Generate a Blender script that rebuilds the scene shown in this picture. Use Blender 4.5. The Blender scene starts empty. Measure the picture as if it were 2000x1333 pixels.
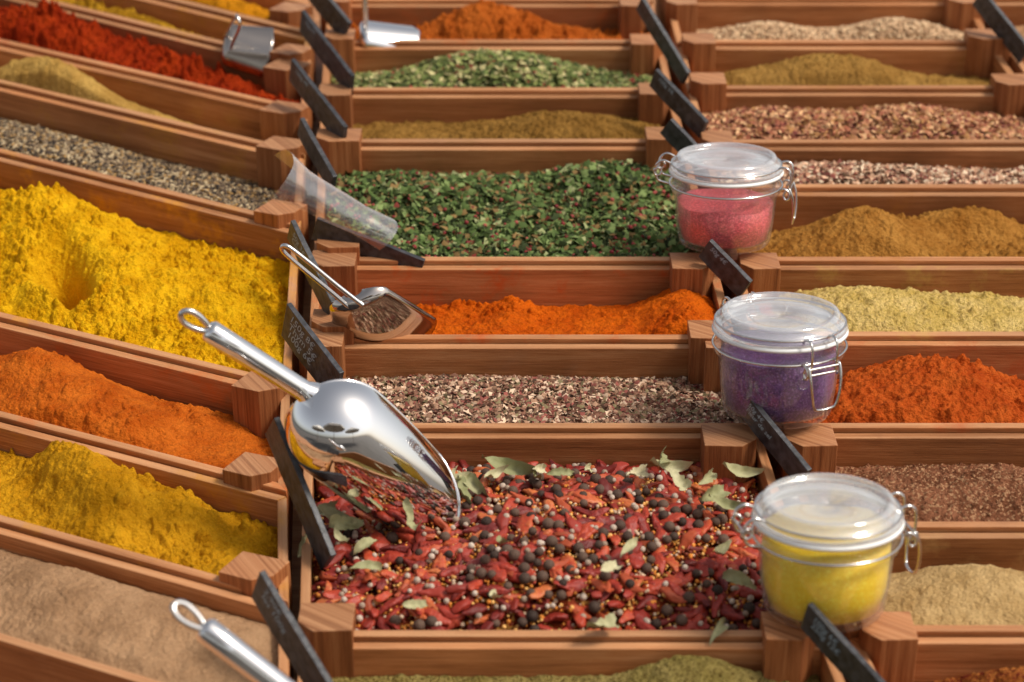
import bpy, bmesh, math, random
import numpy as np
from mathutils import Vector, Matrix, Euler
random.seed(7); rng=np.random.default_rng(11)
SC=bpy.context.scene; COL=SC.collection
# ------------------------------------------------------------------ survey of the stall
F=4722.2; K=.66; TH=math.radians(12.3); PI=math.pi
PT=math.radians(20)
CAM=Vector((0,-2.388,1.216))*K
D=Vector((0,math.cos(PT),-math.sin(PT))); UP=Vector((0,math.sin(PT),math.cos(PT)))
WX=Vector((1,0,0)); WW=Vector((0,math.cos(TH),math.sin(TH))); WN=Vector((0,-math.sin(TH),math.cos(TH)))
TM=Matrix(((1,0,0,0),(0,WW.y,WN.y,0),(0,WW.z,WN.z,0),(0,0,0,1)))
def U(px,py,h=0.0):
    r=D+WX*((px-1000)/F)+UP*((666.5-py)/F)
    t=(h-CAM.dot(WN))/r.dot(WN); P=CAM+r*t
    return Vector((P.x,P.dot(WW)))
def U3(px,py,h=0.0):
    p=U(px,py,h); return Vector((p.x,p.y,h))
def pxm(py,h=0.0):
    a=U(1000,py,h); P=WW*a.y+WN*h
    return F/((P-CAM).dot(D))
# ------------------------------------------------------------------ materials
def newmat(n):
    m=bpy.data.materials.new(n); m.use_nodes=True
    nt=m.node_tree; nt.nodes.clear()
    o=nt.nodes.new('ShaderNodeOutputMaterial')
    return m,nt,o
def N(nt,t,**k):
    n=nt.nodes.new(t)
    for a,b in k.items():
        if a in ('operation','blend_type','data_type','noise_dimensions','attribute_name','attribute_type','feature','distribution','wave_type'): setattr(n,a,b)
        else: n.inputs[a.replace('_',' ')].default_value=b
    return n
def ramp(nt,stops):
    r=nt.nodes.new('ShaderNodeValToRGB'); e=r.color_ramp.elements
    while len(e)<len(stops): e.new(.5)
    for i,(p,c) in enumerate(stops):
        e[i].position=p; e[i].color=(*c,1)
    return r
def L(nt,a,b): nt.links.new(a,b)
def wood_mat(name,dark,mid,light,bands=26,streak=1.0,fine=1.0):
    m,nt,o=newmat(name)
    uv=nt.nodes.new('ShaderNodeUVMap'); uv.uv_map='UVMap'
    oi=nt.nodes.new('ShaderNodeObjectInfo')
    off=N(nt,'ShaderNodeVectorMath',operation='SCALE'); comb=nt.nodes.new('ShaderNodeCombineXYZ')
    L(nt,oi.outputs['Random'],comb.inputs[0]);L(nt,oi.outputs['Random'],comb.inputs[1]);L(nt,oi.outputs['Random'],comb.inputs[2])
    L(nt,comb.outputs[0],off.inputs[0]); off.inputs['Scale'].default_value=37.0
    add=N(nt,'ShaderNodeVectorMath',operation='ADD'); L(nt,uv.outputs[0],add.inputs[0]);L(nt,off.outputs[0],add.inputs[1])
    def nz(sx,sy,det,dist=0.0,rough=.55):
        mp=nt.nodes.new('ShaderNodeMapping'); mp.inputs['Scale'].default_value=(sx,sy,1)
        L(nt,add.outputs[0],mp.inputs[0]); n=nt.nodes.new('ShaderNodeTexNoise')
        n.inputs['Scale'].default_value=1; n.inputs['Detail'].default_value=det; n.inputs['Distortion'].default_value=dist
        n.inputs['Roughness'].default_value=rough
        L(nt,mp.outputs[0],n.inputs['Vector']); return n
    a=nz(3.5,bands*4,4,.6); b=nz(22,750,5,.1,.7); c=nz(7,9,3); pz=nz(90,1300,2)
    mix=N(nt,'ShaderNodeMath',operation='MULTIPLY_ADD'); L(nt,a.outputs[0],mix.inputs[0]); mix.inputs[1].default_value=1.0*streak; mix.inputs[2].default_value=.5-.5*streak
    mx=N(nt,'ShaderNodeMath',operation='MULTIPLY_ADD'); L(nt,b.outputs[0],mx.inputs[0]); mx.inputs[1].default_value=fine; L(nt,mix.outputs[0],mx.inputs[2])
    my=N(nt,'ShaderNodeMath',operation='SUBTRACT'); L(nt,mx.outputs[0],my.inputs[0]); my.inputs[1].default_value=.5*fine
    r=ramp(nt,[(.18,dark),(.5,mid),(.85,light)]); L(nt,my.outputs[0],r.inputs[0])
    hs=nt.nodes.new('ShaderNodeHueSaturation'); L(nt,r.outputs[0],hs.inputs['Color'])
    mr=nt.nodes.new('ShaderNodeMapRange'); L(nt,oi.outputs['Random'],mr.inputs[0]); mr.inputs[3].default_value=.74; mr.inputs[4].default_value=1.2
    mc=nt.nodes.new('ShaderNodeMapRange'); L(nt,c.outputs[0],mc.inputs[0]); mc.inputs[1].default_value=.3; mc.inputs[2].default_value=.7; mc.inputs[3].default_value=.74; mc.inputs[4].default_value=1.18
    mm=N(nt,'ShaderNodeMath',operation='MULTIPLY'); L(nt,mr.outputs[0],mm.inputs[0]);L(nt,mc.outputs[0],mm.inputs[1]); L(nt,mm.outputs[0],hs.inputs['Value'])
    tc=nt.nodes.new('ShaderNodeTexCoord')
    # faces turned upward blend towards a paler tan
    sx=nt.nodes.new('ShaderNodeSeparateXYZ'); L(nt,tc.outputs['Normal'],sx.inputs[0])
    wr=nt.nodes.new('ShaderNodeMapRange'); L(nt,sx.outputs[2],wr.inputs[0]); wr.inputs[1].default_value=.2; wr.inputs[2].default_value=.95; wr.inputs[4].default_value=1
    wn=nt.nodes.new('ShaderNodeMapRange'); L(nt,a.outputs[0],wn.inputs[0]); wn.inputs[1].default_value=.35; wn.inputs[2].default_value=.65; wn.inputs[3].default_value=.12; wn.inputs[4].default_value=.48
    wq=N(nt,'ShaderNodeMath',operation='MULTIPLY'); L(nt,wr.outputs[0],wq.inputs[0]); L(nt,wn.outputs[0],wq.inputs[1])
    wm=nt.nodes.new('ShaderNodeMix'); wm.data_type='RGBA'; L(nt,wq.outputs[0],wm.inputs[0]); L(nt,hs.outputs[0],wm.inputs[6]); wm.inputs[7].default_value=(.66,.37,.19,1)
    # spice dust settled on the board
    dc=N(nt,'ShaderNodeAttribute',attribute_type='OBJECT',attribute_name='dust_color'); da=N(nt,'ShaderNodeAttribute',attribute_type='OBJECT',attribute_name='dust_amount')
    dn=nt.nodes.new('ShaderNodeTexNoise'); dn.inputs['Scale'].default_value=22; dn.inputs['Detail'].default_value=8; dn.inputs['Roughness'].default_value=.7
    L(nt,tc.outputs['Object'],dn.inputs['Vector'])
    dm=nt.nodes.new('ShaderNodeMapRange'); L(nt,dn.outputs[0],dm.inputs[0]); dm.inputs[1].default_value=.52; dm.inputs[2].default_value=.70
    dx=N(nt,'ShaderNodeMath',operation='MULTIPLY'); L(nt,dm.outputs[0],dx.inputs[0]); L(nt,da.outputs['Fac'],dx.inputs[1])
    mxc=nt.nodes.new('ShaderNodeMix'); mxc.data_type='RGBA'; L(nt,dx.outputs[0],mxc.inputs[0]); L(nt,wm.outputs[2],mxc.inputs[6]); L(nt,dc.outputs['Color'],mxc.inputs[7])
    p=nt.nodes.new('ShaderNodeBsdfPrincipled'); L(nt,mxc.outputs[2],p.inputs['Base Color']); p.inputs['Roughness'].default_value=.5
    p.inputs['Specular IOR Level'].default_value=.3
    bm=nt.nodes.new('ShaderNodeBump'); bm.inputs['Strength'].default_value=.35; bm.inputs['Distance'].default_value=.0011
    ad=N(nt,'ShaderNodeMath',operation='ADD'); L(nt,b.outputs[0],ad.inputs[0]); L(nt,pz.outputs[0],ad.inputs[1]); L(nt,ad.outputs[0],bm.inputs['Height'])
    L(nt,bm.outputs[0],p.inputs['Normal']); L(nt,p.outputs[0],o.inputs[0]); return m
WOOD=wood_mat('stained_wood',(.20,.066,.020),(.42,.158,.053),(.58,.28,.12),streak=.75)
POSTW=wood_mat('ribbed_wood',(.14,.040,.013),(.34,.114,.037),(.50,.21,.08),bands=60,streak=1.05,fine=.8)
def powder_mat(name,c1,c2,fine=900,speck=None,bump=1.0,rough=.95):
    m,nt,o=newmat(name)
    tc=nt.nodes.new('ShaderNodeTexCoord')
    def nz(s,d,r=.6):
        n=nt.nodes.new('ShaderNodeTexNoise'); n.inputs['Scale'].default_value=s; n.inputs['Detail'].default_value=d; n.inputs['Roughness'].default_value=r
        L(nt,tc.outputs['Object'],n.inputs['Vector']); return n
    a=nz(28,5); b=nz(fine*.7,3,.7); e=nz(170,5,.75)
    r=ramp(nt,[(.35,tuple(x*.84 for x in c1)),(.65,c2)]); 
    s=N(nt,'ShaderNodeMath',operation='MULTIPLY_ADD'); L(nt,b.outputs[0],s.inputs[0]); s.inputs[1].default_value=.7; L(nt,a.outputs[0],s.inputs[2])
    s2=N(nt,'ShaderNodeMath',operation='SUBTRACT'); L(nt,s.outputs[0],s2.inputs[0]); s2.inputs[1].default_value=.35; L(nt,s2.outputs[0],r.inputs[0])
    colr=r.outputs[0]
    if speck:
        v=nt.nodes.new('ShaderNodeTexVoronoi'); v.inputs['Scale'].default_value=speck[1]; L(nt,tc.outputs['Object'],v.inputs['Vector'])
        bw=nt.nodes.new('ShaderNodeSeparateColor'); L(nt,v.outputs['Color'],bw.inputs[0])
        rr=ramp(nt,[(speck[2]-.03,(0,0,0)),(speck[2],(1,1,1))]); L(nt,bw.outputs[0],rr.inputs[0])
        mx=nt.nodes.new('ShaderNodeMix'); mx.data_type='RGBA'; L(nt,rr.outputs[0],mx.inputs[0]); L(nt,colr,mx.inputs[6]); mx.inputs[7].default_value=(*speck[0],1)
        colr=mx.outputs[2]
    p=nt.nodes.new('ShaderNodeBsdfPrincipled'); L(nt,colr,p.inputs['Base Color']); p.inputs['Roughness'].default_value=rough; p.inputs['Specular IOR Level'].default_value=.08
    bm=nt.nodes.new('ShaderNodeBump'); bm.inputs['Strength'].default_value=bump; bm.inputs['Distance'].default_value=.0042
    ad=N(nt,'ShaderNodeMath',operation='MULTIPLY_ADD'); L(nt,b.outputs[0],ad.inputs[0]); ad.inputs[1].default_value=.5; L(nt,e.outputs[0],ad.inputs[2])
    vo=nt.nodes.new('ShaderNodeTexVoronoi'); vo.inputs['Scale'].default_value=330; L(nt,tc.outputs['Object'],vo.inputs['Vector'])
    ad2=N(nt,'ShaderNodeMath',operation='MULTIPLY_ADD'); L(nt,vo.outputs['Distance'],ad2.inputs[0]); ad2.inputs[1].default_value=-.35; L(nt,ad.outputs[0],ad2.inputs[2]); L(nt,ad2.outputs[0],bm.inputs['Height'])
    L(nt,bm.outputs[0],p.inputs['Normal']); L(nt,p.outputs[0],o.inputs[0]); return m
def attr_mat(name,rough=.8,spec=.25,bump=0):
    m,nt,o=newmat(name)
    a=nt.nodes.new('ShaderNodeAttribute'); a.attribute_name='Col'
    p=nt.nodes.new('ShaderNodeBsdfPrincipled'); L(nt,a.outputs['Color'],p.inputs['Base Color']); p.inputs['Roughness'].default_value=rough; p.inputs['Specular IOR Level'].default_value=spec
    L(nt,p.outputs[0],o.inputs[0]); return m
FLAKE=attr_mat('dried_flakes',.8,.2); SEEDM=attr_mat('seed_husk',.6,.35)
def metal_mat(name,col=(.82,.80,.78),rough=.09):
    m,nt,o=newmat(name); p=nt.nodes.new('ShaderNodeBsdfPrincipled'); p.inputs['Base Color'].default_value=(*col,1); p.inputs['Metallic'].default_value=1
    tc=nt.nodes.new('ShaderNodeTexCoord'); n=nt.nodes.new('ShaderNodeTexNoise'); n.inputs['Scale'].default_value=60; n.inputs['Detail'].default_value=4
    L(nt,tc.outputs['Object'],n.inputs['Vector']); mr=nt.nodes.new('ShaderNodeMapRange'); L(nt,n.outputs[0],mr.inputs[0]); mr.inputs[3].default_value=rough*.6; mr.inputs[4].default_value=rough*1.7
    L(nt,mr.outputs[0],p.inputs['Roughness']); L(nt,p.outputs[0],o.inputs[0]); return m
STEEL=metal_mat('polished_steel',(.88,.87,.86),rough=.03); DSTEEL=metal_mat('reflection_tinted_steel',(.56,.50,.45),rough=.08); BSTEEL=metal_mat('dark_steel',(.42,.37,.33),rough=.15); WIRE=metal_mat('steel_wire',(.7,.68,.65),.16)  # the darker steels carry reflected brown wood in their base colour
def clear_mat(name,haze,hazecol,edge=.5,rough=.03,tint=(1,1,1),base=.05,crinkle=0):
    m,nt,o=newmat(name)
    tr=nt.nodes.new('ShaderNodeBsdfTransparent'); tr.inputs[0].default_value=(*tint,1)
    gl=nt.nodes.new('ShaderNodeBsdfGlossy'); gl.inputs['Roughness'].default_value=rough
    df=nt.nodes.new('ShaderNodeBsdfDiffuse'); df.inputs[0].default_value=(*hazecol,1)
    lw=nt.nodes.new('ShaderNodeLayerWeight'); lw.inputs['Blend'].default_value=.5
    if crinkle:
        tc=nt.nodes.new('ShaderNodeTexCoord'); n=nt.nodes.new('ShaderNodeTexNoise'); n.inputs['Scale'].default_value=35; n.inputs['Detail'].default_value=1; n.inputs['Distortion'].default_value=1.0
        L(nt,tc.outputs['Object'],n.inputs['Vector']); b=nt.nodes.new('ShaderNodeBump'); b.inputs['Strength'].default_value=1; b.inputs['Distance'].default_value=crinkle
        L(nt,n.outputs[0],b.inputs['Height']); L(nt,b.outputs[0],gl.inputs['Normal']); L(nt,b.outputs[0],lw.inputs['Normal'])
    pw=N(nt,'ShaderNodeMath',operation='POWER'); L(nt,lw.outputs['Facing'],pw.inputs[0]); pw.inputs[1].default_value=4.0
    mr=nt.nodes.new('ShaderNodeMapRange'); L(nt,pw.outputs[0],mr.inputs[0]); mr.inputs[3].default_value=haze; mr.inputs[4].default_value=edge
    m1=nt.nodes.new('ShaderNodeMixShader'); L(nt,mr.outputs[0],m1.inputs[0]); L(nt,tr.outputs[0],m1.inputs[1]); L(nt,df.outputs[0],m1.inputs[2])
    m3=nt.nodes.new('ShaderNodeMapRange'); L(nt,pw.outputs[0],m3.inputs[0]); m3.inputs[3].default_value=base; m3.inputs[4].default_value=.8
    m2=nt.nodes.new('ShaderNodeMixShader'); L(nt,m3.outputs[0],m2.inputs[0]); L(nt,m1.outputs[0],m2.inputs[1]); L(nt,gl.outputs[0],m2.inputs[2])
    L(nt,m2.outputs[0],o.inputs[0]); return m
GLASS=clear_mat('jar_glass',.012,(.8,.82,.8),.22,base=.06); LIDG=clear_mat('lid_glass',.23,(.96,.98,1.0),.58,base=.16); PLAST=clear_mat('clear_plastic',.10,(.95,.91,.90),.80,.05,base=.18,crinkle=.0018)
def simple(name,col,rough=.6,spec=.4,nscale=0,var=.3,bump=0):
    m,nt,o=newmat(name); p=nt.nodes.new('ShaderNodeBsdfPrincipled'); p.inputs['Roughness'].default_value=rough; p.inputs['Specular IOR Level'].default_value=spec
    p.inputs['Base Color'].default_value=(*col,1)
    if nscale:
        tc=nt.nodes.new('ShaderNodeTexCoord'); n=nt.nodes.new('ShaderNodeTexNoise'); n.inputs['Scale'].default_value=nscale; n.inputs['Detail'].default_value=5
        L(nt,tc.outputs['Object'],n.inputs['Vector'])
        r=ramp(nt,[(.3,tuple(c*(1-var) for c in col)),(.7,tuple(min(1,c*(1+var)) for c in col))]); L(nt,n.outputs[0],r.inputs[0]); L(nt,r.outputs[0],p.inputs['Base Color'])
        if bump:
            b=nt.nodes.new('ShaderNodeBump'); b.inputs['Strength'].default_value=bump; b.inputs['Distance'].default_value=.001; L(nt,n.outputs[0],b.inputs['Height']); L(nt,b.outputs[0],p.inputs['Normal'])
    L(nt,p.outputs[0],o.inputs[0]); return m
SLATE=simple('slate',(.036,.036,.040),.45,.5,140,.7,.8); CHALK=simple('chalk',(.36,.46,.52),.9,.1)
RUBBER=simple('white_rubber',(.85,.85,.83),.5,.4)
def sugar_mat(name,col,grain=.6):
    m,nt,o=newmat(name); tc=nt.nodes.new('ShaderNodeTexCoord')
    v=nt.nodes.new('ShaderNodeTexVoronoi'); v.inputs['Scale'].default_value=800; L(nt,tc.outputs['Object'],v.inputs['Vector'])
    sp=nt.nodes.new('ShaderNodeSeparateColor'); L(nt,v.outputs['Color'],sp.inputs[0])
    r=ramp(nt,[(0,tuple(c*grain for c in col)),(.75,col),(1,tuple(min(1,c*1.2+.08) for c in col))]); L(nt,sp.outputs[0],r.inputs[0])
    p=nt.nodes.new('ShaderNodeBsdfPrincipled'); L(nt,r.outputs[0],p.inputs['Base Color']); p.inputs['Roughness'].default_value=.5
    b=nt.nodes.new('ShaderNodeBump'); b.inputs['Strength'].default_value=.6*(1.4-grain); b.inputs['Distance'].default_value=.001; L(nt,sp.outputs[1],b.inputs['Height']); L(nt,b.outputs[0],p.inputs['Normal'])
    L(nt,p.outputs[0],o.inputs[0]); return m
def rnd_mat(name,stops,rough=.4,spec=.5,nscale=300,bump=.5,bdist=.001):
    m,nt,o=newmat(name); oi=nt.nodes.new('ShaderNodeObjectInfo'); tc=nt.nodes.new('ShaderNodeTexCoord')
    n=nt.nodes.new('ShaderNodeTexNoise'); n.inputs['Scale'].default_value=nscale; n.inputs['Detail'].default_value=4; L(nt,tc.outputs['Object'],n.inputs['Vector'])
    s=N(nt,'ShaderNodeMath',operation='MULTIPLY_ADD'); L(nt,n.outputs[0],s.inputs[0]); s.inputs[1].default_value=.7; L(nt,oi.outputs['Random'],s.inputs[2])
    s2=N(nt,'ShaderNodeMath',operation='SUBTRACT'); L(nt,s.outputs[0],s2.inputs[0]); s2.inputs[1].default_value=.35
    r=ramp(nt,stops); L(nt,s2.outputs[0],r.inputs[0])
    p=nt.nodes.new('ShaderNodeBsdfPrincipled'); L(nt,r.outputs[0],p.inputs['Base Color']); p.inputs['Roughness'].default_value=rough; p.inputs['Specular IOR Level'].default_value=spec
    b=nt.nodes.new('ShaderNodeBump'); b.inputs['Strength'].default_value=bump; b.inputs['Distance'].default_value=bdist; L(nt,n.outputs[0],b.inputs['Height']); L(nt,b.outputs[0],p.inputs['Normal'])
    L(nt,p.outputs[0],o.inputs[0]); return m
CHILI=rnd_mat('dried_chili_skin',[(0,(.14,.013,.010)),(.35,(.34,.032,.017)),(.75,(.47,.060,.022)),(1,(.56,.15,.042))],.47,.42,6,.9,.002)
ALLSP=rnd_mat('allspice_husk',[(0,(.035,.020,.014)),(1,(.13,.075,.05))],.7,.3,9,.6)
BAY=rnd_mat('bay_leaf_skin',[(0,(.26,.26,.12)),(.5,(.41,.385,.21)),(1,(.58,.52,.33))],.65,.25,8,.3)
# ------------------------------------------------------------------ object helpers
def finish(ob,parent=None,label=None,cat=None,kind=None,group=None):
    COL.objects.link(ob)
    if parent is not None: ob.parent=parent
    if label: ob['label']=label
    if cat: ob['category']=cat
    if kind: ob['kind']=kind
    if group: ob['group']=group
    return ob
def root(name,M,label,cat,group=None):
    e=bpy.data.objects.new(name,None); e.empty_display_size=.01; e.matrix_world=M
    return finish(e,None,label,cat,None,group)
def mesh_np(name,V,Fc,mat,smooth=True,cols=None):
    V=np.asarray(V,dtype=np.float32); Fc=np.asarray(Fc,dtype=np.int32); nf,k=Fc.shape
    me=bpy.data.meshes.new(name); me.vertices.add(len(V)); me.vertices.foreach_set('co',V.ravel())
    me.loops.add(nf*k); me.loops.foreach_set('vertex_index',Fc.ravel())
    me.polygons.add(nf); me.polygons.foreach_set('loop_start',np.arange(nf,dtype=np.int32)*k)
    if smooth: me.polygons.foreach_set('use_smooth',np.ones(nf,dtype=bool))
    me.update(calc_edges=True)
    if cols is not None:
        a=me.color_attributes.new('Col','FLOAT_COLOR','POINT')
        c=np.ones((len(V),4),dtype=np.float32); c[:,:3]=cols; a.data.foreach_set('color',c.ravel())
    me.materials.append(mat); return me
def prism_mesh(name,foot,h0,htop,mat,grain=None,bev=.0010):
    """foot: ccw (x,w) list; htop: number or function"""
    bm=bmesh.new(); ht=htop if callable(htop) else (lambda x,w:htop)
    a=0
    for i in range(len(foot)):
        p,q=foot[i],foot[(i+1)%len(foot)]; a+=p[0]*q[1]-p[1]*q[0]
    if a<0: foot=foot[::-1]
    lo=[bm.verts.new((p[0],p[1],h0)) for p in foot]; hi=[bm.verts.new((p[0],p[1],ht(p[0],p[1]))) for p in foot]
    n=len(foot); bm.faces.new(lo[::-1]); bm.faces.new(hi)
    for i in range(n): bm.faces.new((lo[i],lo[(i+1)%n],hi[(i+1)%n],hi[i]))
    if bev: bmesh.ops.bevel(bm,geom=list(bm.edges),offset=bev,segments=2,affect='EDGES',profile=.6)
    uv=bm.loops.layers.uv.new('UVMap')
    for f in bm.faces:
        for l in f.loops:
            c=l.vert.co
            if grain is None: l[uv].uv=(c.z,c.x*.8+c.y)
            else:
                g=grain; l[uv].uv=(c.x*g[0]+c.y*g[1], -c.x*g[1]+c.y*g[0]+c.z)
    me=bpy.data.meshes.new(name); bm.to_mesh(me); bm.free(); me.materials.append(mat); return me
def tube(pts,r,seg=10,closed=False):
    P=[Vector(p) for p in pts]; n=len(P); V=[];Fc=[]
    prev=None
    for i in range(n):
        if closed: t=(P[(i+1)%n]-P[i-1]).normalized()
        else: t=(P[min(i+1,n-1)]-P[max(i-1,0)]).normalized()
        if prev is None:
            a=t.orthogonal().normalized()
        else:
            a=(prev-t*prev.dot(t)).normalized()
        prev=a; b=t.cross(a); rr=r[i] if isinstance(r,(list,tuple)) else r
        for j in range(seg):
            an=2*PI*j/seg; V.append(P[i]+(a*math.cos(an)+b*math.sin(an))*rr)
    m=n if closed else n-1
    for i in range(m):
        for j in range(seg):
            i2=(i+1)%n; Fc.append((i*seg+j,i*seg+(j+1)%seg,i2*seg+(j+1)%seg,i2*seg+j))
    return V,Fc
def spline(pts,n=6,closed=False):
    P=[Vector(p) for p in pts]; out=[]; m=len(P)
    rng_=range(m if closed else m-1)
    for i in rng_:
        if closed: p0,p1,p2,p3=P[i-1],P[i],P[(i+1)%m],P[(i+2)%m]
        else: p0,p1,p2,p3=P[max(i-1,0)],P[i],P[i+1],P[min(i+2,m-1)]
        for k in range(n):
            t=k/n; out.append(.5*((2*p1)+(p2-p0)*t+(2*p0-5*p1+4*p2-p3)*t*t+(3*p1-p0-3*p2+p3)*t**3))
    if not closed: out.append(P[-1])
    return out
def merge(parts):
    V=[];Fc=[]
    for v,f in parts:
        o=len(V); V+=list(v); Fc+=[tuple(i+o for i in q) for q in f]
    return V,Fc
def part(name,V,Fc,mat,parent,smooth=True,solid=0):
    me=bpy.data.meshes.new(name); me.from_pydata([tuple(v) for v in V],[],Fc); me.update()
    if smooth: me.polygons.foreach_set('use_smooth',[True]*len(me.polygons))
    me.materials.append(mat); ob=bpy.data.objects.new(name,me); finish(ob,parent)
    if solid:
        s=ob.modifiers.new('thick','SOLIDIFY'); s.thickness=solid; s.offset=0
    return ob
def lathe(prof,seg=64):
    V=[];Fc=[]; n=len(prof)
    for r,z in prof:
        for j in range(seg):
            a=2*PI*j/seg; V.append((r*math.cos(a),r*math.sin(a),z))
    for i in range(n-1):
        for j in range(seg): Fc.append((i*seg+j,i*seg+(j+1)%seg,(i+1)*seg+(j+1)%seg,(i+1)*seg+j))
    return V,Fc
# ------------------------------------------------------------------ noise
def _h(ix,iy,seed):
    n=(ix*374761393+iy*668265263+seed*1442695041)&0xffffffff
    n=((n^(n>>13))*1274126177)&0xffffffff
    return ((n^(n>>16))&0xffff)/65535.0
def vn(x,y,seed):
    ix=np.floor(x).astype(np.int64); iy=np.floor(y).astype(np.int64); fx=x-ix; fy=y-iy
    fx=fx*fx*fx*(fx*(fx*6-15)+10); fy=fy*fy*fy*(fy*(fy*6-15)+10)
    a=_h(ix,iy,seed);b=_h(ix+1,iy,seed);c=_h(ix,iy+1,seed);d=_h(ix+1,iy+1,seed)
    return (a*(1-fx)+b*fx)*(1-fy)+(c*(1-fx)+d*fx)*fy
def fbm(x,y,o,seed,g=.5):
    s=0;a=1;t=0
    for i in range(o):
        an=.6*i+.4; X=x*math.cos(an)-y*math.sin(an); Y=x*math.sin(an)+y*math.cos(an)
        s=s+a*(vn(X*2**i,Y*2**i,seed+i*17)*2-1); t+=a; a*=g
    return s/t
def billow(x,y,o,seed):
    s=0;a=1;t=0
    for i in range(o):
        an=.7*i+.2; X=x*math.cos(an)-y*math.sin(an); Y=x*math.sin(an)+y*math.cos(an)
        s=s+a*(1-np.abs(vn(X*2**i,Y*2**i,seed+i*13)*2-1)*2); t+=a; a*=.62
    return s/t
def crumbs(x,y,seed,chance=.6):
    """rounded lumps of random size in a jittered grid, unit cells"""
    ix=np.floor(x).astype(np.int64); iy=np.floor(y).astype(np.int64); out=np.zeros_like(x)
    for dx in (-1,0,1):
        for dy in (-1,0,1):
            cx=ix+dx; cy=iy+dy; px=cx+_h(cx,cy,seed); py=cy+_h(cx,cy,seed+7); r=.12+.5*_h(cx,cy,seed+3)**2.0
            on=_h(cx,cy,seed+5)<chance; d2=(x-px)**2+(y-py)**2
            out=np.maximum(out,np.where(on,np.sqrt(np.maximum(0,r*r-d2)),0))
    return out
# ------------------------------------------------------------------ bins
BT=.0076; BH=.078
def inset(q,t):
    out=[];n=4
    cen=sum((Vector(p) for p in q),Vector((0,0)))/4
    lines=[]
    for i in range(4):
        p=Vector(q[i]); r=Vector(q[(i+1)%4]); d=(r-p).normalized(); nn=Vector((-d.y,d.x))
        if (cen-p).dot(nn)<0: nn=-nn
        lines.append((p+nn*t,d))
    for i in range(4):
        p,d=lines[i-1]; p2,d2=lines[i]
        det=d.x*d2.y-d.y*d2.x; s=((p2.x-p.x)*d2.y-(p2.y-p.y)*d2.x)/det
        out.append(p+d*s)
    return out
def lin(r,g,b):
    f=lambda c:(c/255/12.92 if c<=10 else ((c/255+.055)/1.055)**2.4); return (f(r),f(g),f(b))
def make_bin(quad,label,rise=.0025,dust=None):
    """quad FL,FR,BR,BL in stall coordinates"""
    o=Vector(quad[0]); M=TM@Matrix.Translation((o.x,o.y,-BH))
    r=root('wooden_bin',M,label,'wooden bin','wooden spice bins on the stall')
    q=[Vector(p)-o for p in quad]; q=inset(q,.0008); iq=inset(q,BT)
    names=['front_board','side_board','back_board','side_board']; tops=[BH+rise,BH-.002,BH-.0015,BH-.002]
    for i in range(4):
        a,b=q[i],q[(i+1)%4]; c,d=iq[(i+1)%4],iq[i]; g=(b-a).normalized()
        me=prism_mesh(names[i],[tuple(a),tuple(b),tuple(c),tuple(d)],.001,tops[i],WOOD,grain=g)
        ob=finish(bpy.data.objects.new(names[i],me),r)
        if dust: ob['dust_color']=[float(v) for v in lin(*dust[0])]; ob['dust_amount']=float(dust[1])
    ic=inset(q,BT*.5)
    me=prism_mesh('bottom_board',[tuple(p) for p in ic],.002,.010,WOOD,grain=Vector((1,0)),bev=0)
    finish(bpy.data.objects.new('bottom_board',me),r)
    return [Vector(p)+o for p in iq]
def bil(q,s,t):
    q=[np.array(p) for p in q]; s=s[...,None]; t=t[...,None]
    return (q[0]*(1-s)+q[1]*s)*(1-t)+(q[3]*(1-s)+q[2]*s)*t
def surf(q,hf,hb,bumps=(),n1=.004,s1=14,n2=.0016,s2=75,seed=1,n3=0):
    def H(s,t):
        P=bil(q,s,t); x=P[...,0];y=P[...,1]
        h=0
        for (bs,bt,am,rs,rt) in bumps: h=h+am*np.exp(-((s-bs)/rs)**2-((t-bt)/rt)**2)
        e=np.clip(t/.16,0,1); e=e*e*(3-2*e); e2=np.clip((1-t)/.10,0,1); e2=e2*e2*(3-2*e2)
        h=h+n1*fbm(x*s1,y*s1,3,seed)
        h=np.where(h>0,h*e*e2,h)
        h=h+hf+(hb-hf)*t+n2*billow(x*s2,y*s2,4,seed+5)*(.5+.5*e)+n2*.6*fbm(x*s2*4,y*s2*4,2,seed+9)
        if n3:
            mk=np.clip(.5+1.6*fbm(x*22,y*22,2,seed+31),.12,1)
            h=h+n3*mk*(crumbs(x*95,y*95,seed+40,.45)*1.5+crumbs(x*190,y*190,seed+50,.7)*.8)
        return x,y,np.maximum(h,-BH+.014)
    return H
def sheet(name,label,cat,H,mat,nx=230,ny=110):
    s,t=np.meshgrid(np.linspace(0.002,.998,nx),np.linspace(.004,.996,ny)); x,y,h=H(s,t)
    h[0,:]-=.02; h[-1,:]-=.01
    o=(float(x.mean()),float(y.mean()),float(h.min())); V=np.stack([x-o[0],y-o[1],h-o[2]],-1).reshape(-1,3)
    i=np.arange((nx-1)*(ny-1)); a=(i//(nx-1))*nx+i%(nx-1); Fc=np.stack([a,a+1,a+nx+1,a+nx],-1)
    ob=bpy.data.objects.new(name,mesh_np(name,V,Fc,mat)); ob.matrix_world=TM@Matrix.Translation(o)
    return finish(ob,None,label,cat,'stuff')
def flake_proto():
    V=np.array([(-.5,-.3,.05),(.15,-.42,0),(.55,.1,.08),(-.1,.45,-.02),(0,0,.16)]); Fc=np.array([(0,1,4),(1,2,4),(2,3,4),(3,0,4)]); return V,Fc
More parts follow.
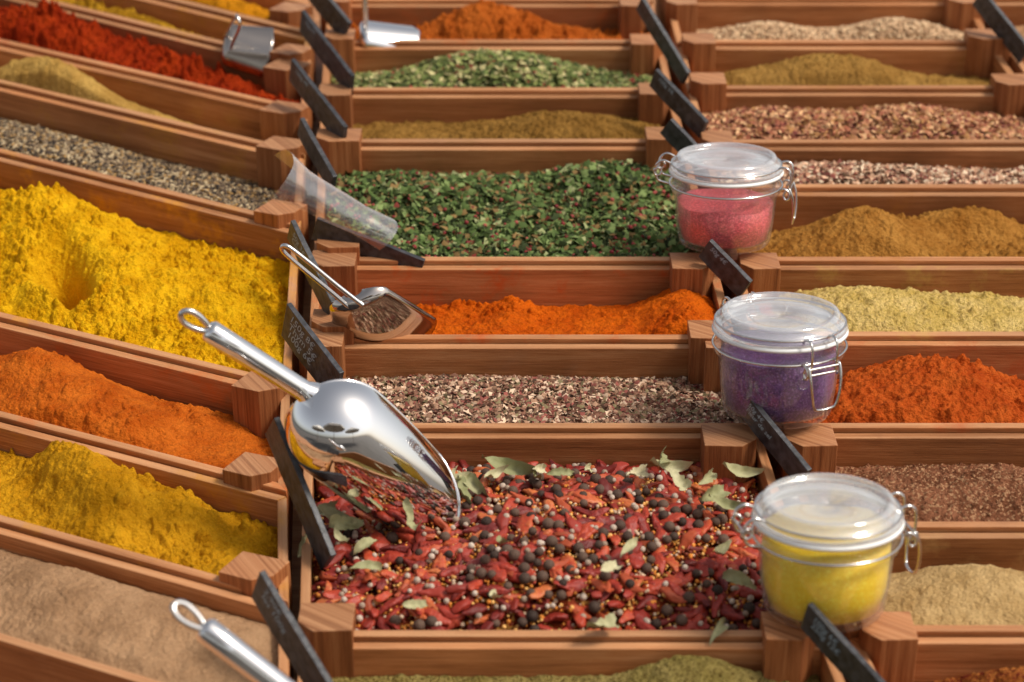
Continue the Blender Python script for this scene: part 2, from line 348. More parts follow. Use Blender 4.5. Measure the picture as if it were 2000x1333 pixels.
def seed_proto(w=.35):
    V=[(-.5,0,0),(.5,0,0)];
    for x in (-.18,.2):
        for j in range(5):
            a=2*PI*j/5; V.append((x,w*.5*math.cos(a),w*.5*math.sin(a)))
    Fc=[]
    for j in range(5):
        k=(j+1)%5; Fc+=[(0,2+k,2+j),(1,7+j,7+k),(2+j,2+k,7+k),(2+j,7+k,7+j)]
    return np.array(V),np.array(Fc)
def ball_proto(seg=8,rings=5):
    V=[(0,0,-.5)]
    for i in range(1,rings):
        p=PI*i/rings
        for j in range(seg):
            a=2*PI*j/seg; V.append((.5*math.sin(p)*math.cos(a),.5*math.sin(p)*math.sin(a),-.5*math.cos(p)))
    V.append((0,0,.5)); Fc=[]; n=len(V)-1
    for j in range(seg):
        k=(j+1)%seg; Fc.append((0,1+k,1+j)); Fc.append((n,n-seg+j,n-seg+k))
        for i in range(rings-2):
            a=1+i*seg; Fc.append((a+j,a+k,a+seg+k)); Fc.append((a+j,a+seg+k,a+seg+j))
    return np.array(V),np.array(Fc)
def scatter(name,label,cat,H,proto,count,size,palette,weights,mat,tilt=.6,lift=0,srange=(0.01,.99),trange=(.01,.99),smooth=False,jit=.22,gain=1.25):
    PV,PF=proto; s=rng.uniform(*srange,count); t=rng.uniform(*trange,count); x,y,h=H(s,t)
    yaw=rng.uniform(0,2*PI,count); a=rng.normal(0,tilt,count); b=rng.normal(0,tilt,count)
    cy,sy=np.cos(yaw),np.sin(yaw); ca,sa=np.cos(a),np.sin(a); cb,sb=np.cos(b),np.sin(b)
    R=np.zeros((count,3,3)); 
    Rz=np.zeros_like(R);Rz[:,0,0]=cy;Rz[:,0,1]=-sy;Rz[:,1,0]=sy;Rz[:,1,1]=cy;Rz[:,2,2]=1
    Rx=np.zeros_like(R);Rx[:,0,0]=1;Rx[:,1,1]=ca;Rx[:,1,2]=-sa;Rx[:,2,1]=sa;Rx[:,2,2]=ca
    Ry=np.zeros_like(R);Ry[:,1,1]=1;Ry[:,0,0]=cb;Ry[:,0,2]=sb;Ry[:,2,0]=-sb;Ry[:,2,2]=cb
    R=Rz@Rx@Ry; sz=size[0]+(size[1]-size[0])*rng.uniform(0,1,count)**1.5
    base=np.array([x.mean(),y.mean(),h.min()])
    P=np.einsum('nij,kj->nki',R,PV)*sz[:,None,None]+np.stack([x,y,h+lift+rng.uniform(0,1,count)*sz*.35],-1)[:,None,:]-base
    nv=len(PV); Fc=(PF[None]+(np.arange(count)*nv)[:,None,None]).reshape(-1,PF.shape[1])
    pal=np.array(palette)*gain; ci=rng.choice(len(pal),count,p=np.array(weights)/sum(weights)); c=np.minimum(pal[ci]*rng.uniform(1-jit,1+jit,(count,1)),.9)
    ob=bpy.data.objects.new(name,mesh_np(name,P.reshape(-1,3),Fc,mat,smooth,np.repeat(c,nv,0))); ob.matrix_world=TM@Matrix.Translation(base)
    return finish(ob,None,label,cat,'stuff')
# rows: (py, xl, xr)
ML=[(1470,572,1712),(1250,582,1622),(842,592,1488),(668,600,1442),(515,610,1402),(283,622,1345),(182,625,1318),(88,632,1298),(5,640,1278),(-70,645,1262)]
RL=[(1430,1752,2750),(1240,1655,2620),(1036,1580,2490),(842,1518,2370),(662,1468,2270),(515,1430,2190),(372,1392,2130),(284,1370,2080),(178,1342,2010),(88,1322,1945),(2,1300,1900),(-70,1280,1860)]
QL=[(284,2095,2800),(178,2028,2700),(88,1962,2600),(2,1916,2500),(-70,1876,2400)]
LL=[((0,1258),(566,1430)),((0,1025),(566,1183)),((0,820),(562,966)),((0,625),(568,763)),((0,303),(588,449)),((0,167),(597,308)),((0,87),(602,225)),((0,-14),(607,134)),((0,-75),(610,72)),((0,-150),(612,2))]
def rowline(r): return U(r[1],r[0]),U(r[2],r[0])
def leftline(l):
    a=U(*l[0]);b=U(*l[1]); d=(a-b); return b+d*1.22,b
lab='reddish-brown wooden bin filled with spice on the market stall'
def quads(lines,fn):
    out=[]
    for i in range(len(lines)-1):
        a,b=fn(lines[i]);c,d=fn(lines[i+1]); out.append([a,b,d,c])
    return out
dM=[None,None,((150,115,90),.25),((196,80,16),.85),((70,70,35),.3),((130,95,40),.35),None,((190,90,30),.5),None]
dR=[None,((205,165,105),.45),((130,85,60),.3),((185,70,20),.55),((210,185,90),.4),((170,110,40),.5),None,None,((160,115,50),.4),None,None]
dL=[((180,130,90),.35),((205,140,20),.6),((205,95,20),.65),((225,155,15),.7),((215,155,20),.35),((190,145,70),.4),((165,45,10),.55),((180,125,30),.45),None]
MQ=[make_bin(q,lab,dust=d) for q,d in zip(quads(ML,rowline),dM)]
RQ=[make_bin(q,lab,dust=d) for q,d in zip(quads(RL,rowline),dR)]
QQ=[make_bin(q,lab) for q in quads(QL,rowline)]
LQ=[make_bin(q,'reddish-brown wooden bin set at an angle on the stall',dust=d) for q,d in zip(quads(LL,leftline),dL)]
# ------------------------------------------------------------------ spices
def pm(n,c,c2=None,**k):
    c2=c2 or tuple(min(255,int(x*1.12)) for x in c); return powder_mat(n,lin(*c),lin(*c2),**k)
def powder(q,name,label,mat,hf,hb,bumps,n1=.004,n2=.0016,s2=75,seed=1,nx=300,ny=140,s1=14,n3=.0030):
    H=surf(q,hf,hb,bumps,n1,s1,n2,s2,seed,n3); sheet(name,label,'spice powder',H,mat,nx,ny); return H
# left column
powder(LQ[0],'tan_spice_powder','smooth tan ground spice filling a wooden bin',pm('tan_powder',(158,120,86),(178,140,104),bump=.6),-.004,-.016,[(.6,.5,.008,.3,.5),(.3,.6,.006,.2,.4)],.006,.0012,70,3,n3=.0010)
powder(LQ[1],'mustard_yellow_powder','lumpy mustard yellow powder heaped in a wooden bin',pm('mustard_powder',(204,140,14),(226,164,30)),-.010,-.026,[(.50,.55,.034,.16,.5),(.72,.75,.014,.10,.3),(.36,.85,.018,.10,.3),(.62,.2,-.008,.12,.3)],.010,.0038,48,4,n3=.008)
powder(LQ[2],'orange_curry_powder','orange curry powder piled in a wooden bin',pm('orange_curry',(200,90,18),(222,116,34)),-.010,-.036,[(.30,.6,.036,.22,.5),(.60,.45,.010,.12,.3),(.75,.6,.004,.1,.3)],.010,.0018,60,5,n3=.005)
powder(LQ[3],'bright_yellow_curry_powder','bright yellow curry powder with a scooped hollow',pm('bright_yellow',(228,162,5),(248,192,24)),-.006,-.036,[(.30,.62,.040,.24,.36),(.50,.45,.012,.2,.3),(.355,.30,-.085,.062,.14),(.33,.12,.018,.12,.12),(.75,.4,.014,.2,.3)],.013,.0046,40,6,560,400,n3=.010)
H=powder(LQ[4],'brown_seed_bed','grey-brown cumin and fennel seeds in a wooden bin',pm('seed_bed',(74,58,44)),-.008,-.04,[(.25,.5,.012,.3,.5)],.003,.001,60,7,n3=0)
powder(LQ[5],'tan_yellow_powder','tan-yellow ground spice mounded in a wooden bin',pm('tan_yellow',(188,142,68),(206,164,88),fine=700),-.008,-.042,[(.32,.5,.045,.18,.5),(.6,.5,.006,.2,.4)],.004,.0014,80,8)
powder(LQ[6],'red_paprika_powder','clumpy dark rust-red paprika powder in a wooden bin',pm('paprika',(156,42,10),(184,62,16)),-.004,-.036,[(.30,.6,.034,.22,.6),(.62,.5,.018,.14,.4),(.85,.4,.010,.1,.4)],.008,.006,70,9,n3=.014)
powder(LQ[7],'ochre_yellow_powder','ochre yellow powder in a wooden bin',pm('ochre_yellow',(172,122,25),(200,150,40)),-.010,-.04,[(.45,.5,.02,.3,.5)],.008,.005,60,10,n3=.010)
powder(LQ[8],'mustard_powder','mustard yellow powder in a wooden bin',pm('mustard2',(200,130,20)),-.008,-.03,[(.7,.5,.02,.3,.5)],.006,.003,60,12)
seeds=[lin(134,112,84),lin(182,160,124),lin(82,64,48),lin(44,36,30),lin(158,122,70)]
scatter('cumin_and_fennel_seeds','grey-brown dried seeds spread over a wooden bin','seeds',H,seed_proto(.32),11500,(.0046,.0088),seeds,[3,2.2,2.6,2.4,1.4],SEEDM,.35,.0005,gain=1.05)
# middle column
H=powder(MQ[0],'green_herb_powder','greenish herb powder in a wooden bin',pm('green_tan',(146,128,66),(170,150,90),speck=(lin(95,75,35),900,.8)),-.044,-.026,[(.74,.8,.030,.14,.6)],.003,.0015,80,20)
H1=surf(MQ[1],-.014,-.036,[(.55,.50,.034,.40,.40),(.35,.15,.010,.3,.2)],.004,14,.001,60,21)
sheet('chili_mix_bed','dark red bed of crushed chili and seeds','spice mix',H1,pm('chili_bed',(100,32,18),(140,60,28),speck=(lin(200,140,70),380,.75)),260,180)
H=powder(MQ[2],'oregano_bed','dried oregano in a wooden bin',pm('oregano_bed',(120,90,72)),-.010,-.034,[(.4,.6,.010,.3,.4)],.004,.0012,60,22,n3=0)
pal=[lin(165,128,102),lin(124,86,68),lin(206,176,148),lin(136,76,66),lin(126,112,80),lin(84,60,46)]
scatter('dried_oregano_flakes','pinkish-brown dried oregano flakes filling a wooden bin','herb flakes',H,flake_proto(),17000,(.0025,.0066),pal,[4,3,3,2,2,2],FLAKE,.55,.0006,gain=1.1)
powder(MQ[3],'orange_turmeric_powder','vivid orange ground spice pushed to the sides of a bin',pm('vivid_orange',(204,82,6),(226,106,16)),-.014,-.040,[(.92,.6,.030,.10,.7),(.48,.7,.010,.05,.4),(.2,.75,.005,.12,.3),(.66,.25,.007,.12,.16),(.42,.15,.008,.05,.15)],.005,.0026,50,23,400,170,n3=.008)
H=powder(MQ[4],'green_herb_bed','dried green herbs in a wooden bin',pm('green_bed',(60,60,32)),-.008,-.036,[(.80,.85,.022,.18,.25),(.2,.72,.018,.22,.3),(.5,.6,.010,.3,.4)],.006,.0030,50,24,260,200,n3=0)
pal=[lin(78,96,48),lin(112,128,74),lin(50,60,31),lin(124,98,58),lin(148,152,104),lin(112,46,38)]
scatter('dried_green_herb_flakes','deep green crumbled herb leaves with red berries in a bin','herb flakes',H,flake_proto(),17000,(.0024,.0112),pal,[6,4,4,2.4,1.2,.35],FLAKE,.65,.0008,gain=1.05)
scatter('red_pepper_berries','tiny dark red berries sprinkled over green herbs','berries',H,ball_proto(7,4),300,(.0032,.0050),[lin(125,36,38),lin(150,66,58)],[2,1],SEEDM,.5,.003,smooth=True,gain=1.1)
powder(MQ[5],'olive_brown_powder','olive-brown ground spice in a wooden bin',pm('olive_brown',(138,98,42),(162,120,58),fine=500),-.010,-.030,[(.68,.55,.022,.22,.6),(.1,.2,.008,.2,.3)],.005,.0034,80,25)
H=powder(MQ[6],'light_green_bed','light green dried herbs in a wooden bin',pm('lg_bed',(90,90,48)),-.006,-.034,[(.5,.6,.034,.28,.5)],.003,.0016,60,26,n3=0)
pal=[lin(138,142,82),lin(102,114,60),lin(188,176,124),lin(74,84,46),lin(140,62,50)]
scatter('light_green_herb_flakes','light green herb and seed mix heaped in a bin','herb flakes',H,flake_proto(),10000,(.0032,.0095),pal,[5,4,3,3.5,.9],FLAKE,.55,.0008,gain=1)
powder(MQ[7],'orange_spice_powder','crumbly orange-brown ground spice in a wooden bin',pm('orange_brown',(186,88,25),(206,110,40)),-.008,-.036,[(.45,.6,.034,.16,.5),(.65,.6,.018,.2,.4)],.006,.005,70,27,n3=.012)
powder(MQ[8],'brown_spice_powder','brown ground spice in a wooden bin',pm('brown8',(150,90,45)),-.012,-.03,[],.004,.002,70,28)
# right column
powder(RQ[0],'orange_brown_coarse_spice','coarse orange-brown spice mix in a wooden bin',pm('ob_coarse',(150,80,35),(185,115,55),fine=400,speck=(lin(110,40,25),420,.7)),-.03,-.04,[(.30,.5,.036,.14,.5)],.004,.0035,90,30)
powder(RQ[1],'beige_spice_powder','beige ground spice mounded in a wooden bin',pm('beige_powder',(202,162,104),(218,182,126)),-.006,-.040,[(.30,.6,.028,.2,.4)],.005,.0016,60,31,n3=.002)
powder(RQ[2],'reddish_brown_coarse_powder','coarse reddish-brown ground spice in a wooden bin',pm('rb_coarse',(116,70,46),(150,98,70),fine=420,speck=(lin(178,134,98),520,.8)),-.006,-.030,[(.3,.5,.012,.3,.5)],.003,.0030,100,32)
powder(RQ[3],'red_orange_powder','red-orange paprika powder in loose piles in a bin',pm('red_orange',(188,74,20),(210,100,36)),-.012,-.040,[(.46,.7,.034,.2,.45),(.2,.5,.014,.1,.3),(.3,.2,.012,.12,.2)],.012,.0042,52,33,n3=.007)
powder(RQ[4],'pale_yellow_powder','pale yellow garlic powder in a wooden bin',pm('pale_yellow',(220,184,96),(236,204,130),speck=(lin(186,158,80),900,.88)),-.006,-.034,[(.28,.6,.024,.2,.5),(.6,.6,.014,.2,.4)],.004,.0026,80,34,n3=.005)
powder(RQ[5],'ochre_brown_powder','ochre-brown ground spice heaped in a wooden bin',pm('ochre_brown',(172,112,44),(192,136,64)),-.008,-.042,[(.36,.5,.044,.17,.5),(.68,.85,.030,.14,.2)],.008,.0030,75,35,n3=.006)
H=powder(RQ[6],'beige_flake_bed','beige dried flakes in a wooden bin',pm('bf_bed',(130,95,75)),-.004,-.024,[(.3,.5,.010,.3,.5)],.005,.001,60,36,n3=0)
pal=[lin(195,155,125),lin(160,115,90),lin(120,65,55),lin(215,190,160),lin(95,70,50)]
scatter('beige_dried_flakes','pinkish-beige dried flakes filling a wooden bin','spice flakes',H,flake_proto(),7500,(.0035,.008),pal,[4,3,2,3,2],FLAKE,.55,.0006,gain=1.1)
H=powder(RQ[7],'pink_brown_flake_bed','pink-brown dried flakes in a wooden bin',pm('pb_bed',(120,70,50)),-.004,-.026,[(.25,.6,.014,.2,.5),(.62,.6,.020,.2,.5)],.004,.001,60,37,n3=0)
pal=[lin(180,125,92),lin(150,88,64),lin(210,165,120),lin(112,56,48),lin(160,115,70)]
scatter('pink_brown_dried_flakes','pink and tan dried flakes heaped in a wooden bin','spice flakes',H,flake_proto(),7500,(.0035,.008),pal,[4,3,3,1.5,3],FLAKE,.55,.0006,gain=1.05)
powder(RQ[8],'olive_tan_powder','olive-tan ground spice mounded in a wooden bin',pm('olive_tan',(166,120,56),(186,142,74)),-.010,-.034,[(.45,.5,.036,.24,.6),(.15,.3,.012,.08,.3)],.004,.003,80,38)
H=powder(RQ[9],'beige_seed_bed','beige seeds in a wooden bin',pm('bs_bed',(160,125,90),fine=400),-.010,-.034,[(.3,.5,.018,.18,.5),(.75,.5,.024,.18,.5)],.003,.0015,80,39,n3=0)
scatter('beige_seeds','small beige seeds piled in a wooden bin','seeds',H,seed_proto(.6),6000,(.003,.005),[lin(190,155,118),lin(145,112,80),lin(210,180,142)],[3,2,2],SEEDM,.5,.0004)
powder(RQ[10],'brown_ground_spice','brown ground spice in a wooden bin',pm('brown10',(150,95,60)),-.02,-.04,[],.004,.002,70,40)
for i,q in enumerate(QQ):
    powder(q,'ground_spice','tan ground spice in a wooden bin',pm('qpow%d'%i,(185,140,100)),-.01,-.036,[(.2,.5,.02,.2,.5)],.004,.002,70,50+i)
# ------------------------------------------------------------------ chili mix individuals
def chili_mesh(i):
    r_=random.Random(i); n=16; seg=14; V=[];Fc=[]; bend=r_.uniform(-.5,.5); fl=r_.uniform(.42,.70); w=r_.uniform(.17,.26)
    for k in range(n):
        t=k/(n-1); x=t-.5; rad=w*(math.sin(PI*min(1,t*.93+.05))**.6)*(1-.4*t)+.004
        cy=bend*(x*x-.1); cz=.03*math.sin(t*7+i); g=r_.uniform(.90,1.08)
        for j in range(seg):
            a=2*PI*j/seg; rr=rad*g*(1+.18*math.sin(a*3+t*5+i)+.13*math.sin(a*5-t*11+i*2)+r_.uniform(-.09,.09))
            V.append((x,cy+rr*math.cos(a),cz+rr*fl*math.sin(a)))
    for k in range(n-1):
        for j in range(seg): Fc.append((k*seg+j,(k+1)*seg+j,(k+1)*seg+(j+1)%seg,k*seg+(j+1)%seg))
    me=bpy.data.meshes.new('dried_chili'); me.from_pydata(V,[],Fc+[tuple(range(seg)),tuple(range((n-1)*seg,n*seg))[::-1]]); me.polygons.foreach_set('use_smooth',[True]*len(me.polygons)); me.materials.append(CHILI); return me
CH=[chili_mesh(i) for i in range(12)]
def h1(s,t):
    x,y,h=H1(np.array([s]),np.array([t])); return Vector((x[0],y[0],h[0]))
def place(name,me,P,eul,sc,label,cat,group):
    ob=bpy.data.objects.new(name,me); M=TM@Matrix.Translation(P)@eul.to_matrix().to_4x4()@Matrix.Diagonal((*sc,1)) ; ob.matrix_world=M
    return finish(ob,None,label,cat,None,group)
def chili_proto():
    me=CH[0]; V=np.array([tuple(v.co) for v in me.vertices]); Fc=np.array([tuple(p.vertices) for p in me.polygons if len(p.vertices)==4]); return V,Fc
scatter('crushed_chili_layer','lower layer of dried red chilies and flakes','spice mix',H1,chili_proto(),650,(.018,.028),[(.28,.028,.015),(.15,.014,.009),(.40,.070,.024)],[3,2,1.2],attr_mat('chili_layer',.55,.35),.3,-.001,smooth=True,gain=1)
scatter('mustard_and_coriander_seeds','tiny orange and white seeds sprinkled among chilies','seeds',H1,ball_proto(6,4),6500,(.0018,.0040),[lin(205,125,45),lin(225,170,95),lin(205,175,145),lin(120,50,25)],[4,3,2.4,2],SEEDM,.4,.0042,smooth=True,gain=1)
pts=[]
tries=0
while len(pts)<300 and tries<20000:
    tries+=1; s=random.uniform(.03,.97); t=random.uniform(.02,.98)
    if all(((s-a)*.36)**2+((t-b)*.22)**2>.0088**2 for a,b in pts): pts.append((s,t))
for s,t in pts:
    sz=random.uniform(.018,.032); P=h1(s,t); P.z+=.0055
    place('dried_chili',random.choice(CH),P,Euler((random.uniform(-.6,.6),random.uniform(-.3,.35),random.uniform(0,2*PI))),(sz,sz*random.uniform(.85,1.2),sz),'small wrinkled dried red chili in the spice mix','chili','dried chilies in the spice mix')
bv,bf=ball_proto(12,8)
def ball_mesh(nm,mat):
    me=bpy.data.meshes.new(nm); me.from_pydata([tuple(v) for v in bv],[],[tuple(int(i) for i in f) for f in bf]); me.polygons.foreach_set('use_smooth',[True]*len(me.polygons)); me.materials.append(mat); return me
AS=ball_mesh('allspice_berry',ALLSP); WP=ball_mesh('white_peppercorn',rnd_mat('white_pepper',[(0,(.32,.22,.15)),(1,(.62,.50,.40))],.6,.3,6,.4))
pt2=[]; tries=0
clus=[(random.uniform(.15,.9),random.uniform(.05,.75)) for _ in range(18)]
while len(pt2)<160 and tries<20000:
    tries+=1; c=random.choice(clus); s=random.gauss(c[0],.08); t=random.gauss(c[1],.11)
    if .03<s<.97 and .03<t<.97 and all(((s-a)*.36)**2+((t-b)*.22)**2>.0074**2 for a,b in pt2): pt2.append((s,t))
for s,t in pt2:
    sz=random.uniform(.0066,.0098); P=h1(s,t); P.z+=.0085
    place('allspice_berry',AS,P,Euler((0,0,random.uniform(0,6))),(sz,sz,sz*.95),'round dark brown allspice berry among dried chilies','allspice berry','allspice berries in the spice mix')
for k in range(240):
    s=random.uniform(.04,.96); t=random.uniform(.03,.97); sz=random.uniform(.0036,.0055); P=h1(s,t); P.z+=.009
    place('white_peppercorn',WP,P,Euler((0,0,0)),(sz,sz,sz),'small white peppercorn among dried chilies','peppercorn','white peppercorns in the spice mix')
def bay_mesh(i):
    r_=random.Random(100+i); n=18; V=[];Fc=[]; cut=r_.choice([.55,.7,.85,1,1]); cu=r_.uniform(-1.2,1.8); tw=r_.uniform(-1.4,1.4)
    for k in range(n):
        t=k/(n-1)*cut; w=.15*math.sin(PI*t**.85)**.8+.005; x=t-.5; z=cu*(x*x)*.9
        for j in (-1,-.5,0,.5,1):
            bite=1-(.4*r_.random() if (cut<1 and r_.random()<.2) else 0)
            xx=x+(r_.uniform(-.05,.04) if (k==n-1 and cut<1) else 0)
            ww=w*j*(r_.uniform(.93,1.04)*bite if abs(j)==1 else 1); V.append((xx,ww,z+abs(j)*.22*w*4+tw*x*j*.3+.016*math.sin(k*1.3+j*2+i)))
    for k in range(n-1):
        for j in range(4): Fc.append((k*5+j,(k+1)*5+j,(k+1)*5+j+1,k*5+j+1))
    me=bpy.data.meshes.new('bay_leaf'); me.from_pydata(V,[],Fc); me.polygons.foreach_set('use_smooth',[True]*len(me.polygons)); me.materials.append(BAY); return me
BL=[bay_mesh(i) for i in range(16)]
def bay(px,py,ln,yaw,tx=0,ty=0,h=.012):
    P=U3(px,py,h); ln*=.86
    place('bay_leaf',random.choice(BL),P,Euler((tx,ty,yaw)),(ln,ln,ln),'pale olive dried bay leaf lying on the chili mix','bay leaf','dried bay leaves in the spice mix')
for a in [(640,1000,.045,.3,.5,0,.0),(690,1030,.045,.2,.3,.1,.004),(665,1060,.034,2.0,.2,.2,.004),(600,1060,.04,1.3,.4,.1,-.004),(720,1062,.03,.6,.3,0,.005),(712,1110,.032,.3,.2,.1,.008),(660,1015,.04,-.4,.4,.2,.006),(885,930,.04,1.4,.9,.3,.01),
          (895,955,.045,1.9,.6,-.4,.010),(925,945,.042,-.8,.6,.3,.010),(905,935,.036,.6,.8,.3,.010),(990,915,.05,-.15,.6,.2,0.006),(1045,930,.035,1.2,.8,.3,.008),(1062,915,.03,.4,1.0,.2,.010),(1100,925,.03,.2,.5,.2,.008),(1250,925,.04,.7,.6,.2,.008),
          (1290,890,.042,1.4,1.2,.2,.014),(1300,915,.04,.2,.5,.3,.010),(1340,955,.045,-.9,.4,.3,.012),(1398,965,.045,.6,.7,.1,.012),(1420,990,.035,-.3,.4,.1,.01),(1440,925,.04,.1,.5,.3,.008),(980,1060,.036,1.3,.3,.2,.030),(1195,1112,.036,.8,.3,.2,.028),
          (968,1165,.034,1.1,.4,.2,.022),(1200,1222,.052,.35,.25,.0,.010),(1410,1225,.032,1.2,.4,.2,.008),(800,1030,.034,1.8,.5,.2,.014),(1450,1138,.038,-.5,.4,.2,.012),(1405,1080,.03,1.0,.4,.2,.018),(670,1195,.03,.8,.4,.2,0),(820,1185,.03,.2,.3,0,.012),(1230,1070,.028,1,.3,0,.030),
          (1150,915,.03,.9,.9,.2,.008),(1385,930,.036,1.1,.9,.2,.010),(960,930,.03,.9,.7,.2,.010)]:
    bay(*a)
# ------------------------------------------------------------------ corner blocks
def block(px,py,wpx,depth=.042,mirror=False,rot=0,top=.014,bot=-.05,fwd=.006):
    w=wpx/pxm(py,top); c=U(px,py,top); c.y-=fwd
    ft=[(-.5,.5),(.5,.5),(.5,-.16),(.20,-.5),(-.5,-.46)]
    if mirror: ft=[(-a,b) for a,b in ft][::-1]
    ft=[(a*w,b*depth) for a,b in ft]
    k=math.tan(TH)
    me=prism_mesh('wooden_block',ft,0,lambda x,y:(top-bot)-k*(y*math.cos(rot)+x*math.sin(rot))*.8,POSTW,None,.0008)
    ob=bpy.data.objects.new('wooden_block',me); ob.matrix_world=TM@Matrix.Translation((c.x,c.y,bot))@Matrix.Rotation(rot,4,'Z')
    finish(ob,None,'reddish-brown wooden corner block between spice bins','wooden block',None,'wooden corner blocks between bins')
for a in [(638,1195,108),(640,848,80),(628,652,88),(652,614,84),(652,498,88),(662,462,84),(662,258,86),(655,170,64),(664,62,58),(655,-10,60)]:
    block(a[0],a[1],a[2],mirror=True,bot=-.055)
for a in [(1540,1212,100),(1424,842,104),(1378,636,66),(1405,655,60),(1352,503,84),(1296,255,70),(1280,168,66),(1262,72,62),(1240,-2,60)]:
    block(a[0],a[1],a[2],mirror=False,bot=-.055)
for a in [(1732,1212,104),(1580,842,98),(1505,660,70),(1482,503,76),(1400,262,60),(1382,148,68),(1364,70,62),(1330,-5,60),(1928,62,80),(1975,150,70),(1885,-8,70)]:
    block(a[0],a[1],a[2],mirror=True,bot=-.055)
lrot=-math.radians(24)
for a in [(497,1098,106),(497,900,92),(512,738,90),(548,400,78),(552,275,80),(558,205,78),(562,122,74),(570,92,64),(568,10,62)]:
    block(a[0],a[1],a[2],depth=.038,mirror=False,rot=lrot,top=.010,bot=-.06)
# ------------------------------------------------------------------ slates
def slate(pf,pn,hf,hn,Hs=.036,text=None,tilt=.0,size=.011):
    A=U3(*pf,hf); B=U3(*pn,hn); Xv=(B-A).normalized(); up=Vector((tilt,0,1)); Zv=(up-Xv*up.dot(Xv)).normalized(); Yv=Zv.cross(Xv)
    Ln=(B-A).length; o=A-Zv*Hs
    M=TM@Matrix(((Xv.x,Yv.x,Zv.x,o.x),(Xv.y,Yv.y,Zv.y,o.y),(Xv.z,Yv.z,Zv.z,o.z),(0,0,0,1)))
    r=root('slate_sign',M,'small dark slate price sign slotted between wooden blocks','price sign','slate price signs on the stall')
    foot=[(0,-.0022),(Ln*.3,-.0026),(Ln*.6,-.0021),(Ln,-.0024),(Ln,.0024),(Ln*.5,.0021),(0,.0024)]
    me=prism_mesh('slate',foot,0,Hs,SLATE,Vector((1,0)),.0007); finish(bpy.data.objects.new('slate',me),r)
    if text:
        cu=bpy.data.curves.new('t','FONT'); cu.body=text; cu.size=size; cu.space_line=.85; cu.shear=.25; cu.resolution_u=3
        tmp=bpy.data.objects.new('t',cu); COL.objects.link(tmp); bpy.context.view_layer.update()
        me=bpy.data.meshes.new_from_object(tmp.evaluated_get(bpy.context.evaluated_depsgraph_get())); bpy.data.objects.remove(tmp)
        me.name='chalk_writing'; me.materials.clear(); me.materials.append(CHALK)
        t=bpy.data.objects.new('chalk_writing',me); finish(t,r); t.matrix_local=Matrix.Translation((Ln*.10,-.0030,Hs-size*.95))@Matrix.Rotation(PI/2,4,'X')
slate((512,1115),(655,1350),.075,.03,.036,'2,90€\nles 100g',size=.010)
slate((540,815),(652,1085),.085,.015,.034,None)
slate((564,592),(668,728),.062,.035,.040,'150g 8€\nThym 5€\n100g 6€',size=.0115)
slate((572,430),(652,590),.07,.03,.026,'50g 3€\nCurry',size=.009)
slate((590,230),(655,345),.06,.03,.024)
slate((572,115),(676,248),.06,.03,.028,'100g 4€',size=.008)
slate((592,20),(690,148),.06,.03,.028,'50g 3€',size=.008)
slate((618,-35),(685,45),.06,.03,.028)
slate((1582,1178),(1740,1350),.05,.03,.026,'100g 6€\n250g 12€',size=.008)
slate((1458,765),(1582,918),.05,.02,.024,'50g 4€\nFleur de sel',size=.007)
slate((1388,468),(1468,550),.045,.02,.024,'50g 4€',size=.007)
slate((1312,232),(1362,285),.05,.03,.022)
slate((1283,135),(1382,238),.055,.025,.023,'100g 5€',size=.007)
slate((1256,-5),(1346,142),.07,.02,.020)
slate((1920,-20),(2012,95),.06,.02,.024)
slate((620,425),(830,508),.035,.006,.024)
# ------------------------------------------------------------------ scoops
def frame(A,B,upv):
    Xv=(B-A).normalized(); Zv=(upv-Xv*upv.dot(Xv)).normalized(); Yv=Zv.cross(Xv)
    return TM@Matrix(((Xv.x,Yv.x,Zv.x,A.x),(Xv.y,Yv.y,Zv.y,A.y),(Xv.z,Yv.z,Zv.z,A.z),(0,0,0,1))),(B-A).length
def bowl(x0,x1,R,nu=48,nv=48,phm=math.radians(100),cut=.26,flat=1.0):
    V=[];Fc=[]
    for i in range(nu+1):
        u=(i/nu)**1.5
        for j in range(nv+1):
            f=-1+2*j/nv; ph=f*phm; ue=1-cut*abs(f)**2; uu=u*ue
            k=min(1,uu/.26); rr=R*math.sqrt(max(0,1-(1-k)**2))
            if uu>.26: v=(uu-.26)/.74; rr*=1-.28*v**1.8
            V.append((x0+(x1-x0)*uu,rr*math.sin(ph),rr*flat*math.cos(ph)))
    for i in range(nu):
        for j in range(nv): a=i*(nv+1)+j; Fc.append((a,a+1,a+nv+2,a+nv+1))
    rim=[V[i*(nv+1)] for i in range(2,nu+1)]+[V[nu*(nv+1)+j] for j in range(1,nv+1)]+[V[i*(nv+1)+nv] for i in range(nu-1,1,-1)]
    return V,Fc,rim
